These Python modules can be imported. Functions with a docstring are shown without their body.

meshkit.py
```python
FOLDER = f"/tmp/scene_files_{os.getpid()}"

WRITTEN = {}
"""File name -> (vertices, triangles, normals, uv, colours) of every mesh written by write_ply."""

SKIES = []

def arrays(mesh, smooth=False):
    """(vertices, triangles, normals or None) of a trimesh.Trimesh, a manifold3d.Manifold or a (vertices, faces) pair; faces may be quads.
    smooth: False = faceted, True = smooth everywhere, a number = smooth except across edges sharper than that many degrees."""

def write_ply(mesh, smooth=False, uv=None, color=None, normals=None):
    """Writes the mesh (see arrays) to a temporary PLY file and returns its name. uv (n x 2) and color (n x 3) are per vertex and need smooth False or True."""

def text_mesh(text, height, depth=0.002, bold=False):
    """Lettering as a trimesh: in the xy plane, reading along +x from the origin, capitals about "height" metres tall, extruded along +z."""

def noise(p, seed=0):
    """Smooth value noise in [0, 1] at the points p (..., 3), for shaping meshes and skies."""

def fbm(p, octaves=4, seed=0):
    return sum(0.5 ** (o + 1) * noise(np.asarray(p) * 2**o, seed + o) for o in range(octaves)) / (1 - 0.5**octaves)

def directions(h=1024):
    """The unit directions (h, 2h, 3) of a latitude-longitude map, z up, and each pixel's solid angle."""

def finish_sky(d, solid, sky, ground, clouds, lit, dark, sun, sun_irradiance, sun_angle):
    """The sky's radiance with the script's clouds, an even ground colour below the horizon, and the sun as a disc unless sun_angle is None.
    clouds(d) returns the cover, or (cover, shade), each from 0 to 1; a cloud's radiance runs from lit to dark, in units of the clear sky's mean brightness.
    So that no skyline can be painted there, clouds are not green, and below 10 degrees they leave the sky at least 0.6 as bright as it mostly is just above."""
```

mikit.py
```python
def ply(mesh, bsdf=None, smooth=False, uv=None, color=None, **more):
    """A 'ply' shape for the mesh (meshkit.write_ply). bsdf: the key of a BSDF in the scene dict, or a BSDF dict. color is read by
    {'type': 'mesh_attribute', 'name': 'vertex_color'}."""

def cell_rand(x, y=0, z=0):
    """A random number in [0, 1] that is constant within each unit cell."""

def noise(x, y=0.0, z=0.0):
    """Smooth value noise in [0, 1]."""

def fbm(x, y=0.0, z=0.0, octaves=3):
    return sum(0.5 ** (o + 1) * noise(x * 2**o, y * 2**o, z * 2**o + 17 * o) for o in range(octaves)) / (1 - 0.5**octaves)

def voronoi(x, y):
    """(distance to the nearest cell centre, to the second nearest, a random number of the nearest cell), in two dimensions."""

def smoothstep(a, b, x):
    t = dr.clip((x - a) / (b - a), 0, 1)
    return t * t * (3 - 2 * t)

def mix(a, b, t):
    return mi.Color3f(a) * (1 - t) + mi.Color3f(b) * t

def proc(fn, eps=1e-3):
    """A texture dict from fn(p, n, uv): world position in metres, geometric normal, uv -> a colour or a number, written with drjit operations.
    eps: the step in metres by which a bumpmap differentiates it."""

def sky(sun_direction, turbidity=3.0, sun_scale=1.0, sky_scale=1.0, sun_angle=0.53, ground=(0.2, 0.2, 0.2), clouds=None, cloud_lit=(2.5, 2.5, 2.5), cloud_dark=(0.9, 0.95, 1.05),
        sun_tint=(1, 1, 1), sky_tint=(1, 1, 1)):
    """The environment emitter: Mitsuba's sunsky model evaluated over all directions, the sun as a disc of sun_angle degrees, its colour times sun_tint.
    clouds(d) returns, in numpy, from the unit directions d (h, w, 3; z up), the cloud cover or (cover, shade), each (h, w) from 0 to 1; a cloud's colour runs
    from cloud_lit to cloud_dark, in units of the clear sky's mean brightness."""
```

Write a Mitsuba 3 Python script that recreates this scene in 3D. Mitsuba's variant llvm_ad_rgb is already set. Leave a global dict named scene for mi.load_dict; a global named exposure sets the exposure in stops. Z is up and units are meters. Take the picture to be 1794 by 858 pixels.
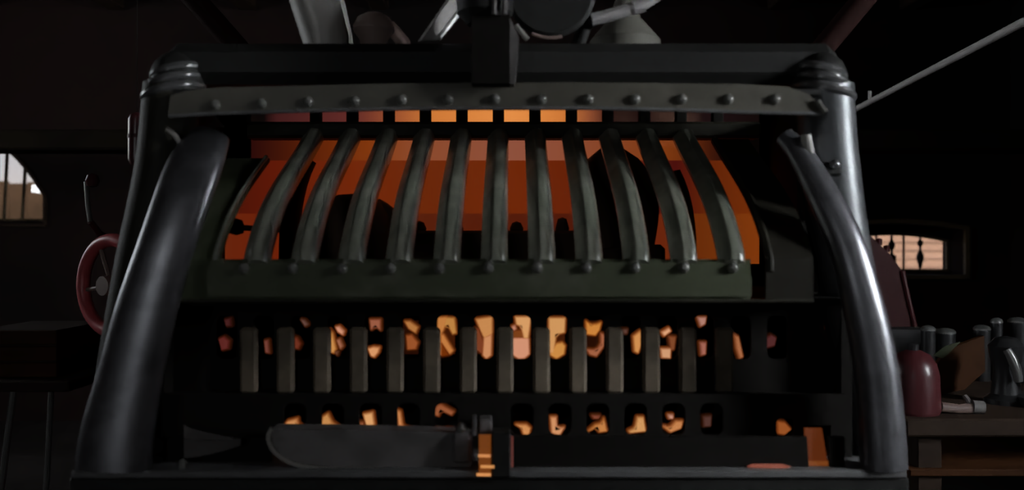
import math
import numpy as np, trimesh, mitsuba as mi, mikit
from shapely.geometry import Polygon, box as sbox, Point
from shapely.ops import unary_union
from shapely import affinity
T = mi.ScalarTransform4f
scene, labels = {}, {}

# ------------------------------------------------------------------ camera, sky, daylight, exposure
exposure = 0.0
D, EYE = 1.5536, 1.2                      # the furnace front stands 1.55 m away, the lens is 1.2 m above the floor
scene['camera'] = {'type': 'thinlens', 'fov': 60.0, 'fov_axis': 'x', 'aperture_radius': 0.006, 'focus_distance': 2.5,
                   'near_clip': 0.05, 'far_clip': 200.0,
                   'to_world': T().look_at(origin=[0, -D, EYE], target=[0, 0, EYE], up=[0, 0, 1])}
scene['sky'] = mikit.sky([0.45, -0.6, 0.66], turbidity=4.0, sun_scale=1.5, sky_scale=3.6, ground=(0.16, 0.13, 0.1), sky_tint=(1.4, 1.0, 0.82), sun_tint=(1.1, 0.86, 0.74))
WIN_FRONT, WIN_LEFT, WIN_RIGHT = 7.0, 9.0, 74.0   # radiance of the frosted daylight windows in the side and front walls of the workshop


def srgb(r, g, b):
    c = np.array([r, g, b]) / 255.0
    return np.where(c < 0.04045, c / 12.92, ((c + 0.055) / 1.055) ** 2.4)


# ------------------------------------------------------------------ helpers
def P(px, py, y=0.0):
    """the point at depth y behind the furnace front seen at (px, py)"""
    s = (D + y) / 1553.6
    return np.array([(px - 897) * s, y, EYE - (py - 429) * s])


def XZ(pts, y):
    return [tuple(P(a, b, y)[[0, 2]]) for a, b in pts]


cat_ = trimesh.util.concatenate


def key_for(name, parent=None):
    base = f'{parent}__{name}' if parent else name
    k, n = base, 0
    while k in scene or k in labels:
        n += 1
        k = f'{base}_{n:03d}'
    return k


def obj(name, mesh, mat, parent=None, smooth=35, label=None, category=None, group=None, kind=None, **more):
    k = key_for(name, parent)
    scene[k] = mikit.ply(mesh, mat, smooth=smooth, **more)
    tag(k, label, category, group, kind)
    return k


def tag(k, label=None, category=None, group=None, kind=None):
    e = {a: b for a, b in (('label', label), ('category', category), ('group', group), ('kind', kind)) if b}
    if e:
        labels[k] = e


def thing(name, label, category, group=None):
    k = key_for(name)
    tag(k, label, category, group)
    return k


def part_of(parent, name, label):
    k = key_for(name, parent)
    tag(k, label)
    return k


def struct(name, mesh, mat, parent=None, **kw):
    return obj(name, mesh, mat, parent, kind=None if parent else 'structure', **kw)


def bx(x0, x1, y0, y1, z0, z1, c=0.0):
    """box; c = chamfer"""
    lo, hi = np.array([x0, y0, z0]), np.array([x1, y1, z1])
    c = min(c, 0.49 * (hi - lo).min())
    if c <= 0:
        return trimesh.creation.box(bounds=[lo, hi])
    m, h = (lo + hi) / 2, (hi - lo) / 2
    pts = []
    for s in np.ndindex(2, 2, 2):
        sg = np.array(s) * 2 - 1
        for a in range(3):
            q = h - c
            q[a] = h[a]
            pts.append(m + sg * q)
    return trimesh.convex.convex_hull(np.array(pts))


def prism(pts, y0, y1):
    """polygon in (x, z) pushed from depth y0 to y1"""
    poly = pts if hasattr(pts, 'geom_type') else Polygon(pts).buffer(0)
    out = []
    for g in getattr(poly, 'geoms', [poly]):
        m = trimesh.creation.extrude_polygon(g, y1 - y0, engine='earcut')
        v = m.vertices
        out.append(trimesh.Trimesh(np.c_[v[:, 0], v[:, 2] + y0, v[:, 1]], m.faces[:, ::-1], process=False))
    return cat_(out)


def rings_mesh(rings, closed=True, caps=True):
    n, k = len(rings), len(rings[0])
    v = np.vstack(rings)
    f = []
    for i in range(n - 1):
        for j in range(k if closed else k - 1):
            a, b = i * k + j, i * k + (j + 1) % k
            f += [[a, b, b + k], [a, b + k, a + k]]
    v = list(v)
    if caps and closed:
        for r, rev in ((0, True), (n - 1, False)):
            v.append(np.mean(rings[r], 0))
            for j in range(k):
                a, b = r * k + j, r * k + (j + 1) % k
                f.append([b, a, len(v) - 1] if rev else [a, b, len(v) - 1])
    m = trimesh.Trimesh(np.array(v), np.array(f), process=False)
    if m.volume < 0:
        m.invert()
    return m


def spline(pts, n):
    pts = np.asarray(pts, float)
    from scipy.interpolate import CubicSpline
    t = np.r_[0, np.cumsum(np.linalg.norm(np.diff(pts[:, :3], axis=0), axis=1))]
    return CubicSpline(t, pts)(np.linspace(0, t[-1], n))


def tube(pts, r, k=14, smooth_n=0, flat=1.0):
    """round bar along points; r number or per-point; flat scales it along y"""
    pts = np.asarray(pts, float)
    r = np.full(len(pts), r) if np.isscalar(r) else np.asarray(r, float)
    if smooth_n:
        q = spline(np.c_[pts, r], smooth_n)
        pts, r = q[:, :3], q[:, 3]
    tan = np.gradient(pts, axis=0)
    tan /= np.linalg.norm(tan, axis=1, keepdims=True)
    ref = np.array([0, 1.0, 0]) if abs(tan[0][1]) < 0.9 else np.array([1.0, 0, 0])
    rings = []
    a = np.linspace(0, 2 * math.pi, k, endpoint=False)
    for p, t, rr in zip(pts, tan, r):
        u = np.cross(t, ref)
        u /= np.linalg.norm(u)
        w = np.cross(u, t)
        rings.append(p + rr * (np.cos(a)[:, None] * u + flat * np.sin(a)[:, None] * w))
    return rings_mesh(rings)


def lathe(profile, at=(0, 0, 0), k=24, axis='z'):
    """profile [(r, h)] turned about an axis"""
    a = np.linspace(0, 2 * math.pi, k, endpoint=False)
    rings = [np.c_[max(r, 1e-4) * np.cos(a), max(r, 1e-4) * np.sin(a), np.full(k, h)] for r, h in profile]
    m = rings_mesh(rings)
    if axis == 'y':
        m.apply_transform(trimesh.transformations.rotation_matrix(math.pi / 2, [1, 0, 0]))
    if axis == 'x':
        m.apply_transform(trimesh.transformations.rotation_matrix(math.pi / 2, [0, 1, 0]))
    m.apply_translation(at)
    return m


def torus(R, r, k=36, j=10):
    a = np.linspace(0, 2 * math.pi, k, endpoint=False)
    b = np.linspace(0, 2 * math.pi, j, endpoint=False)
    A, B = np.meshgrid(a, b, indexing='ij')
    v = np.stack([(R + r * np.cos(B)) * np.cos(A), (R + r * np.cos(B)) * np.sin(A), r * np.sin(B)], -1).reshape(-1, 3)
    f = []
    for i in range(k):
        for l in range(j):
            p, q = i * j + l, i * j + (l + 1) % j
            s, t = ((i + 1) % k) * j + l, ((i + 1) % k) * j + (l + 1) % j
            f += [[p, s, t], [p, t, q]]
    return trimesh.Trimesh(v, f, process=False)


def dome(r, h, at, k=12, axis='y'):
    """rivet head facing the viewer (-y)"""
    prof = [(r, 0.0), (r * 0.98, h * 0.3), (r * 0.8, h * 0.72), (r * 0.45, h * 0.95), (0, h)]
    return lathe(prof, at, k, axis)


# ------------------------------------------------------------------ materials
def worn(c0, c1, f):
    c0, c1 = [float(x) for x in c0], [float(x) for x in c1]
    return mikit.proc(lambda p, n, uv: mikit.mix(c0, c1, mikit.smoothstep(0.4, 0.7, mikit.fbm(p.x * f, p.y * f, p.z * f, 4))))


def mat(name, color, rough=0.5, metal=0.0, spec=0.5, **more):
    scene[name] = {'type': 'twosided', 'bsdf': {'type': 'principled', 'base_color': color if isinstance(color, dict) else {'type': 'rgb', 'value': list(map(float, color))},
                                               'roughness': rough, 'metallic': metal, 'specular': spec, **more}}


mat('black_iron', (0.012, 0.012, 0.011), 0.6, spec=0.25)
mat('soot', (0.008, 0.007, 0.006), 0.85, spec=0.1)
mat('olive', worn((0.0459, 0.0544, 0.0306), (0.0629, 0.0714, 0.0442), 14), 0.6, spec=0.1)
mat('strip_paint', worn((0.0576, 0.0656, 0.0400), (0.0960, 0.0992, 0.0704), 14), 0.55, spec=0.12)
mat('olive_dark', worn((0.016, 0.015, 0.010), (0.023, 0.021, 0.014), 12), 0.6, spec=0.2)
mat('brown_sheet', (0.011, 0.0095, 0.006), 0.7, spec=0.15)
mat('bar_paint', worn((0.1440, 0.1536, 0.1184), (0.2080, 0.2112, 0.1680), 20), 0.27, spec=0.7)
mat('flange_paint', worn((0.0667, 0.0621, 0.0483), (0.0920, 0.0851, 0.0667), 12), 0.5, spec=0.3)
mat('rivet', (0.22, 0.22, 0.2), 0.28, 0.5)
mat('post_steel', worn((0.24, 0.24, 0.255), (0.17, 0.17, 0.18), 16), 0.38, 0.9)
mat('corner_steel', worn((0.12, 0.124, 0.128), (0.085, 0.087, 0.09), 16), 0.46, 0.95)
mat('collar_steel', (0.3, 0.3, 0.3), 0.25, 0.8)
mat('fin_metal', worn((0.1224, 0.0972, 0.0684), (0.0864, 0.0702, 0.0504), 18), 0.7, spec=0.2)
mat('grey_plate', worn((0.1235, 0.1140, 0.1102), (0.0855, 0.0798, 0.0760), 16), 0.55, spec=0.25)
mat('rail_steel', worn((0.1120, 0.1120, 0.1120), (0.0770, 0.0770, 0.0770), 9), 0.5, spec=0.3)
mat('pale_steel', (0.85, 0.82, 0.79), 0.4)
mat('rust', (0.02, 0.0085, 0.0075), 0.8, spec=0.05)
mat('arm_metal', (0.36, 0.34, 0.325), 0.62, 0.5)
mat('bright_metal', (0.9, 0.87, 0.85), 0.45, 0.6)
mat('dull_grey', (0.13, 0.125, 0.105), 0.7, spec=0.2)
mat('pale_grey', (0.36, 0.345, 0.315), 0.5)
mat('copper_grey', (0.2, 0.14, 0.12), 0.5)
mat('red_paint', (0.45, 0.07, 0.075), 0.4)
mat('red_dark', (0.045, 0.006, 0.007), 0.55, spec=0.2)
mat('pink_red', (0.06, 0.014, 0.016), 0.3)
mat('brown_wood', worn((0.05, 0.019, 0.007), (0.034, 0.013, 0.005), 9), 0.7, spec=0.1)
mat('dark_wood', worn((0.028, 0.017, 0.011), (0.018, 0.011, 0.008), 6), 0.75, spec=0.15)
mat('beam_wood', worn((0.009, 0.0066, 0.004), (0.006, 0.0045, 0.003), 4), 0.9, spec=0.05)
mat('inner_iron', (0.05, 0.027, 0.017), 0.7, spec=0.2)
mat('frame_wood', worn((0.13, 0.095, 0.052), (0.09, 0.066, 0.037), 8), 0.6, spec=0.2)
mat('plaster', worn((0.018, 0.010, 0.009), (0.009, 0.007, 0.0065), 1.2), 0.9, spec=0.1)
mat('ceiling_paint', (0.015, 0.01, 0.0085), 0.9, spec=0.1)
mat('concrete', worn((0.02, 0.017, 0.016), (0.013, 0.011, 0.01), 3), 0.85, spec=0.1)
mat('siding', worn((0.72, 0.6, 0.52), (0.66, 0.53, 0.44), 1.5), 0.7)
mat('hedge_brown', worn((0.13, 0.1, 0.068), (0.09, 0.072, 0.048), 2), 0.9)
mat('ground_mat', (0.16, 0.13, 0.1), 0.9)
mat('dark_tool', (0.03, 0.03, 0.031), 0.35, 0.5)
mat('bright_tool', (0.25, 0.25, 0.24), 0.35, 0.7)
mat('painted_glow', (0.1, 0.05, 0.03), 0.8, spec=0.1)  # base of the emissive meshes, whose glow is set as colour
scene['pane_glass'] = {'type': 'thindielectric', 'int_ior': 1.5}


def glow(attr=True, color=None, k=1.0):
    r = {'type': 'mesh_attribute', 'name': 'vertex_color', 'scale': float(k)} if attr else {'type': 'rgb', 'value': [float(x) * k for x in color]}
    return {'type': 'area', 'radiance': r}


# ------------------------------------------------------------------ the workshop room
RX, RR, RY0, RY1, RZ = 4.6, 3.4, -4.2, 4.5, 3.0     # half width at the left, at the right, front, back, height


def wall_y(y0, y1, holes):
    poly = sbox(-RX - 0.3, 0, RR + 0.3, RZ).difference(unary_union(holes))
    return prism(poly, y0, y1)


def arch(x0, x1, z0, z1, rise, n=16):
    """a low window opening under a segmental arch"""
    t = np.linspace(-1, 1, n)
    xs = (x0 + x1) / 2 + t * (x1 - x0) / 2
    zs = z1 - rise * t * t
    return Polygon([(x0, z0), (x1, z0)] + [(a, b) for a, b in zip(xs[::-1], zs[::-1])])


def hole_mesh_x(x0, x1, y_a, y_b, z_a, z_b):
    full = sbox(RY0 - 0.3, 0, RY1 + 0.3, RZ).difference(sbox(y_a, z_a, y_b, z_b))
    m = trimesh.creation.extrude_polygon(full, x1 - x0, engine='earcut')
    v = m.vertices
    return trimesh.Trimesh(np.c_[v[:, 2] + x0, v[:, 0], v[:, 1]], m.faces, process=False)


s = (D + RY1) / 1553.6
r_in = arch(*(P(1448, 0, RY1)[0], P(1688, 0, RY1)[0]), P(0, 481, RY1)[2], P(0, 391, RY1)[2], 0.045)
r_out = arch(P(1478, 0, RY1)[0], P(1651, 0, RY1 + .3)[0], P(0, 475, RY1 + .3)[2], P(0, 408, RY1 + .3)[2], 0.05)
l_in = arch(P(-170, 0, RY1)[0], P(78, 0, RY1)[0], P(0, 392, RY1)[2], P(0, 240, RY1)[2], 0.4)
l_out = arch(P(-160, 0, RY1)[0], P(67, 0, RY1)[0], P(0, 385, RY1)[2], P(0, 246, RY1)[2], 0.36)
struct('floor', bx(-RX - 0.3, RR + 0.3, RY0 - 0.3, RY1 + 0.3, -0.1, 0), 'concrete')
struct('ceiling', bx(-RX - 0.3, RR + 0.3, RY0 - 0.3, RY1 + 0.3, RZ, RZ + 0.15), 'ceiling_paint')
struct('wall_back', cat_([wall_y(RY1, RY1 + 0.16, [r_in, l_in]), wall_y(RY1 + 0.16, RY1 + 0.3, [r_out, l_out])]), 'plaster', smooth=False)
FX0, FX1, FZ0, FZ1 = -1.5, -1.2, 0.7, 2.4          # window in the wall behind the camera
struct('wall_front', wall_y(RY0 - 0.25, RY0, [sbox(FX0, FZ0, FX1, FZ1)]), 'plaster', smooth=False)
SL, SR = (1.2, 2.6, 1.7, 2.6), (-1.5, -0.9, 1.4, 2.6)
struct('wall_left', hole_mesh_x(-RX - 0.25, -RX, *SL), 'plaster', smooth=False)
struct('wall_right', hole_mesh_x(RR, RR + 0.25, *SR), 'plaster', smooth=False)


def frame_of(poly, w, y0, y1):
    return prism(poly.buffer(w, join_style=2).difference(poly), y0, y1)


# window_1: low arched window at the right; frame on the inner face, glass, turned iron bars
w1 = struct('window_1', frame_of(r_in, 0.028, RY1 - 0.03, RY1 + 0.005), 'frame_wood', smooth=False)
struct('sash', prism(r_out.difference(r_out.buffer(-0.018)), RY1 + 0.2, RY1 + 0.23), 'frame_wood', w1, smooth=False)
struct('pane', prism(r_out.buffer(-0.012), RY1 + 0.214, RY1 + 0.215), 'pane_glass', w1, smooth=False)
for px, kind in ((1500, 0), (1535, 0), (1562, 2), (1583, 0), (1612, 1)):
    a, b = P(px, 474, RY1 + 0.18), P(px - 2, 411, RY1 + 0.18)
    x, z0, h = a[0], a[2], b[2] - a[2]
    if kind == 1:
        prof = [(0.006, 0), (0.007, h * .05), (0.016, h * .2), (0.026, h * .34), (0.022, h * .45), (0.009, h * .56), (0.007, h * .66), (0.02, h * .74), (0.02, h * .8), (0.007, h * .87), (0.006, h)]
    elif kind == 2:
        prof = [(0.03, 0), (0.03, h * .3), (0.03, h * .42), (0.012, h * .46), (0.008, h * .55), (0.022, h * .66), (0.024, h * .74), (0.01, h * .84), (0.007, h)]
    else:
        prof = [(0.008, 0), (0.008, h)]
    struct('window_bar', lathe(prof, (x, RY1 + 0.18, z0), 12), 'black_iron', w1)
# window_2: tall arched window at the left edge
w2 = struct('window_2', frame_of(l_in, 0.02, RY1 - 0.025, RY1 + 0.005), 'dark_wood', smooth=False)
struct('sash', prism(l_out.difference(l_out.buffer(-0.014)), RY1 + 0.2, RY1 + 0.23), 'frame_wood', w2, smooth=False)
struct('pane', prism(l_out.buffer(-0.01), RY1 + 0.214, RY1 + 0.215), 'pane_glass', w2, smooth=False)
for px in (-104, -74, -42, -16, 10, 42):
    a, b = P(px - 3, 386, RY1 + 0.18), P(px + 3, 250 + 0.004 * (px + 45) ** 2, RY1 + 0.18)
    struct('window_bar', tube([a, b], 0.012, 8), 'frame_wood', w2)


# frosted daylight windows outside the frame (they light the shop)
def lit_window(n, mesh_pane, mesh_frame, power):
    w = struct(f'window_{n}', mesh_frame, 'frame_wood', smooth=False)
    k = struct('lit_pane', mesh_pane, 'pale_grey', w, smooth=False)
    scene[k]['emitter'] = glow(False, (0.92, 0.96, 1.0), power)


lit_window(3, bx(FX0, FX1, RY0 - 0.12, RY0 - 0.11, FZ0, FZ1), frame_of(sbox(FX0, FZ0, FX1, FZ1), 0.05, RY0, RY0 + 0.03), WIN_FRONT)


def frame_x(x0, x1, q):
    m = frame_of(sbox(q[0], q[2], q[1], q[3]), 0.05, 0, x1 - x0)
    v = m.vertices
    return trimesh.Trimesh(np.c_[v[:, 1] + x0, v[:, 0], v[:, 2]], m.faces[:, ::-1], process=False)


lit_window(4, bx(-RX - 0.12, -RX - 0.11, SL[0], SL[1], SL[2], SL[3]), frame_x(-RX, -RX + 0.03, SL), WIN_LEFT)
lit_window(5, bx(RR + 0.11, RR + 0.12, SR[0], SR[1], SR[2], SR[3]), frame_x(RR - 0.03, RR, SR), WIN_RIGHT)

# ceiling joists
for i, x in enumerate((-3.6, -2.7, -1.8, -0.9, 0.0, 0.9, 1.8, 2.7)):
    struct('trim_%d' % (i + 1), bx(x - 0.06, x + 0.06, RY0, RY1, RZ - 0.2, RZ, 0.01), 'dark_wood')
struct('trim_9', bx(1.15, 1.3, -0.74, -0.45, 0, 1.7, 0.015), 'dark_wood')     # unseen timber post, added to shade the left of the furnace
# cross beam under the joists near the back wall, seen right of the furnace
a, b = P(1380, 226, 3.3), P(1380, 262, 3.3)
obj('ceiling_beam', bx(-RX, RR, 3.3, 3.55, b[2], a[2], 0.012), 'beam_wood', label='long dark timber beam crossing the dark room behind the furnace', category='beam', smooth=False)

# outside: clapboard house wall, low hedge-brown fence, ground
struct('ground', bx(-30, 30, RY1 + 0.3, 40, -0.3, -0.2), 'ground_mat')
YW = 14.0
house = thing('clapboard_house', 'pale pink clapboard house wall outside, seen through the low arched window', 'house')
hx0, hx1 = P(1440, 0, YW)[0], P(1720, 0, YW)[0]
obj('wall_core', bx(hx0, hx1, YW + 0.03, YW + 0.3, -0.2, 3.4), 'siding', house, smooth=False)
for i in range(24):
    z = -0.2 + i * 0.145
    m = trimesh.convex.convex_hull(np.array([[x, y, zz] for x in (hx0, hx1) for y, zz in ((YW + 0.03, z), (YW - 0.012, z), (YW + 0.03, z + 0.16), (YW + 0.02, z + 0.16))]))
    obj('clapboard', m, 'siding', house, smooth=False)
fence = thing('board_fence', 'brown board fence outside the arched window at the left edge', 'fence')
fx0, fx1, ft = P(-330, 0, 12.0)[0], P(110, 0, 12.0)[0], P(0, 319, 12.0)[2]
n = 14
for i in range(n):
    w = (fx1 - fx0) / n
    obj('board', bx(fx0 + i * w + 0.006, fx0 + (i + 1) * w - 0.006, 12.0, 12.03, -0.2, ft + 0.02 * math.sin(i * 2.1), 0.004), 'hedge_brown', fence, smooth=False)
obj('rail', bx(fx0, fx1, 12.03, 12.08, ft - 0.5, ft - 0.4), 'hedge_brown', fence, smooth=False)

# ------------------------------------------------------------------ the furnace
F = thing('furnace', 'large black riveted iron furnace with olive slatted hood and glowing orange inside', 'furnace')
BASE = P(0, 824, -0.02)[2]
# base slab and its rail
obj('base_plate', bx(P(126, 0, 0)[0], P(1588, 0, 0)[0], -0.012, 0.72, 0.0, BASE - 0.014, 0.004), 'black_iron', F, smooth=False)
obj('base_rail', bx(P(124, 0, -0.02)[0], P(1590, 0, -0.02)[0], -0.02, 0.72, BASE - 0.014, BASE, 0.003), 'rail_steel', F, smooth=False, label='grey steel rail along the bottom edge')
# shell behind
SX0, SX1 = -0.72, 0.64
obj('side_plate', bx(SX0, SX0 + 0.02, 0.45, 0.7, BASE, 1.57), 'black_iron', F, smooth=False)
obj('side_plate', bx(SX1 - 0.02, SX1, 0.45, 0.7, BASE, 1.57), 'black_iron', F, smooth=False)
for xa_ in (-0.66, 0.605):
    obj('lower_side_plate', bx(xa_, xa_ + 0.02, 0.075, 0.5, BASE, 1.092), 'soot', F, smooth=False)
obj('back_plate', bx(SX0, SX1, 0.68, 0.7, BASE, 1.56), 'soot', F, smooth=False)
for xa_, xb_ in ((-0.60, -0.70), (0.525, 0.62)):
    side = lambda y: xa_ + (xb_ - xa_) * (y - 0.03) / 0.57
    ms = []
    for y0, y1, t0, t1 in ((0.03, 0.13, 1.2, 1.27), (0.13, 0.6, 1.485, 1.485)):
        ms.append(trimesh.convex.convex_hull(np.array([[side(y) + d, y, z] for y, t in ((y0, t0), (y1, t1)) for d in (0, 0.008) for z in (1.104, t)])))
    obj('cheek_plate', cat_(ms), 'soot', F, smooth=False)
obj('shelf_plate', bx(SX0 + 0.02, SX1 - 0.02, 0.03, 0.68, 1.092, 1.104), 'soot', F, smooth=False)

# top beam with rounded ends
by0, by1 = 0.1, 0.34
zt, zb = P(0, 72, by0)[2], P(0, 145, by0)[2]
xa, xb = P(285, 0, by0)[0], P(1472, 0, by0)[0]
obj('top_beam', bx(xa, xb, by0, by1, zb, zt, 0.02), 'black_iron', F, smooth=False)

obj('top_deck', bx(SX0 + 0.03, SX1 - 0.02, by1, 0.7, zt - 0.02, zt - 0.001), 'black_iron', F, smooth=False)
# riveted flange under the beam: a bent strip, upper edge set back, curved in at its ends
fy = 0.03
fl_top = [(300, 168), (330, 160), (380, 154), (700, 147), (1000, 145), (1300, 148), (1380, 153), (1415, 166), (1440, 188), (1441, 198)]
fl_bot = [(1300, 196), (1200, 192), (1050, 189), (850, 189), (700, 190), (560, 193), (380, 198), (296, 203)]
fl = Polygon(XZ(fl_top + fl_bot, fy))
fp = prism(fl, fy - 0.005, fy + 0.005)
flange = obj('flange', fp, 'flange_paint', F, smooth=False)
edge_pts = [P(x, y, fy - 0.004) for x, y in [(1441, 199), (1300, 196.5), (1200, 192.5), (1050, 189.5), (850, 189.5), (700, 190.5), (560, 193.5), (380, 198.5), (296, 203.5)]]
obj('edge_bead', tube(edge_pts, 0.0035, 8), 'rail_steel', flange)
obj('end_lip', tube([P(1432, 176, fy - 0.008), P(1438, 186, fy - 0.008), P(1446, 197, fy - 0.008)], 0.006, 10), 'rivet', flange)
obj('flange_soffit', bx(P(300, 0, fy)[0], P(1440, 0, fy)[0], fy + 0.005, by0 + 0.02, P(0, 165, fy)[2], P(0, 165, fy)[2] + 0.01), 'black_iron', F, smooth=False)
for i in range(13):
    c = P(377 + 81.75 * i, 184 - 10 * math.sin(min(i, 6) / 6 * math.pi / 2), fy - 0.005)
    obj('rivet', dome(0.0095, 0.009, c, 14), 'rivet', flange)

# hood: rising plate that bends back, 11 bars between 12 slots
HZ = P(0, 452)[2]
HOOD = spline([(0.0, HZ, 0), (0.046, 1.226, 0), (0.13, 1.288, 0), (0.22, 1.336, 0), (0.325, 1.386, 0), (0.44, 1.444, 0)], 61)[:, :2]   # side view of the hood sheet (depth, height)


def hood_at(u):
    """point and outward direction of the sheet, u from 0 at its lower edge to 1 at its top"""
    k = u * 60
    p = np.array([np.interp(k, np.arange(61), HOOD[:, i]) for i in (0, 1)])
    if u < 0:
        p = np.array([0.0, HZ + u * 0.5])
    a, b = HOOD[int(np.clip(round(k) - 1, 0, 59))], HOOD[int(np.clip(round(k) + 1, 1, 60))]
    t = (b - a) / np.linalg.norm(b - a)
    return p, np.array([-t[1], t[0]])


def hood_strip(x0, x1, t0, t1, thick=0.008, n=18, lead=0.0):
    """a piece of the bent hood sheet"""
    pts = [hood_at(t) for t in np.linspace(t0, t1, n)]
    if lead:
        pts = [((0.0, HZ - lead), (-1, 0))] + pts
    rings = []
    for (y, z), nn in pts:
        nn = np.array(nn) / np.linalg.norm(nn)
        yi, zi = y - nn[0] * thick, z - nn[1] * thick
        rings.append(np.array([[x0, y, z], [x1, y, z], [x1, yi, zi], [x0, yi, zi]]))
    return rings_mesh(rings)


BARPROF = [(-1, 0), (-0.75, 0.3), (-0.4, 0.75), (-0.22, 0.94), (-0.05, 1.0), (0.3, 0.98), (0.6, 0.9), (0.8, 0.72), (0.93, 0.4), (1, 0)]


def hood_bar(xc, w, h, t0, t1, n=26):
    rings = []
    for t in np.linspace(t0, t1, n):
        (y, z), nn = hood_at(t)
        ring = []
        for dx, up in BARPROF:
            ring.append([xc + w / 2 * dx, y + nn[0] * h * up, z + nn[1] * h * up])
        ring += [[xc + w / 2, y - nn[0] * 0.008, z - nn[1] * 0.008], [xc - w / 2, y - nn[0] * 0.008, z - nn[1] * 0.008]]
        rings.append(np.array(ring))
    return rings_mesh(rings)


TT = 1.0
hood = obj('hood', cat_([hood_strip(P(296, 0)[0], P(385, 0)[0], 0, 0.74, lead=0.075),
                         bx(P(385, 0)[0], P(1315, 0)[0], 0, 0.008, HZ - 0.075, HZ - 0.002)]), 'olive', F, label='bent olive green plate')
obj('end_sheet', hood_strip(P(1342, 0)[0], P(1425, 0)[0], 0, 0.97, lead=0.075), 'brown_sheet', hood, label='dark brown sheet at the right end')
for k in range(11):
    obj('slat', hood_bar(-0.031 + 0.0832 * (k - 5), 0.047, 0.02, -0.03, TT), 'bar_paint', hood)
obj('slot_rim', hood_bar(P(377, 0)[0], 0.012, 0.007, -0.05, 0.74), 'bar_paint', hood)
obj('slot_rim', hood_bar(P(1350, 0)[0], 0.012, 0.005, -0.05, 0.98), 'olive_dark', hood)
(y8, z8), _ = hood_at(TT)
z9 = P(0, 213, y8)[2]
obj('hood_crossbar', bx(-0.60, 0.56, y8 - 0.005, y8 + 0.05, z8 - 0.004, z9, 0.006), 'olive_dark', F, smooth=False)
for k in range(12):
    xc = -0.031 + 0.0832 * (k - 5) - 0.0416 + 0.0416
    obj('crossbar_post', bx(xc - 0.013, xc + 0.013, y8 + 0.02, y8 + 0.04, z9, z9 + 0.1, 0.003), 'soot', F, smooth=False)
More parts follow.
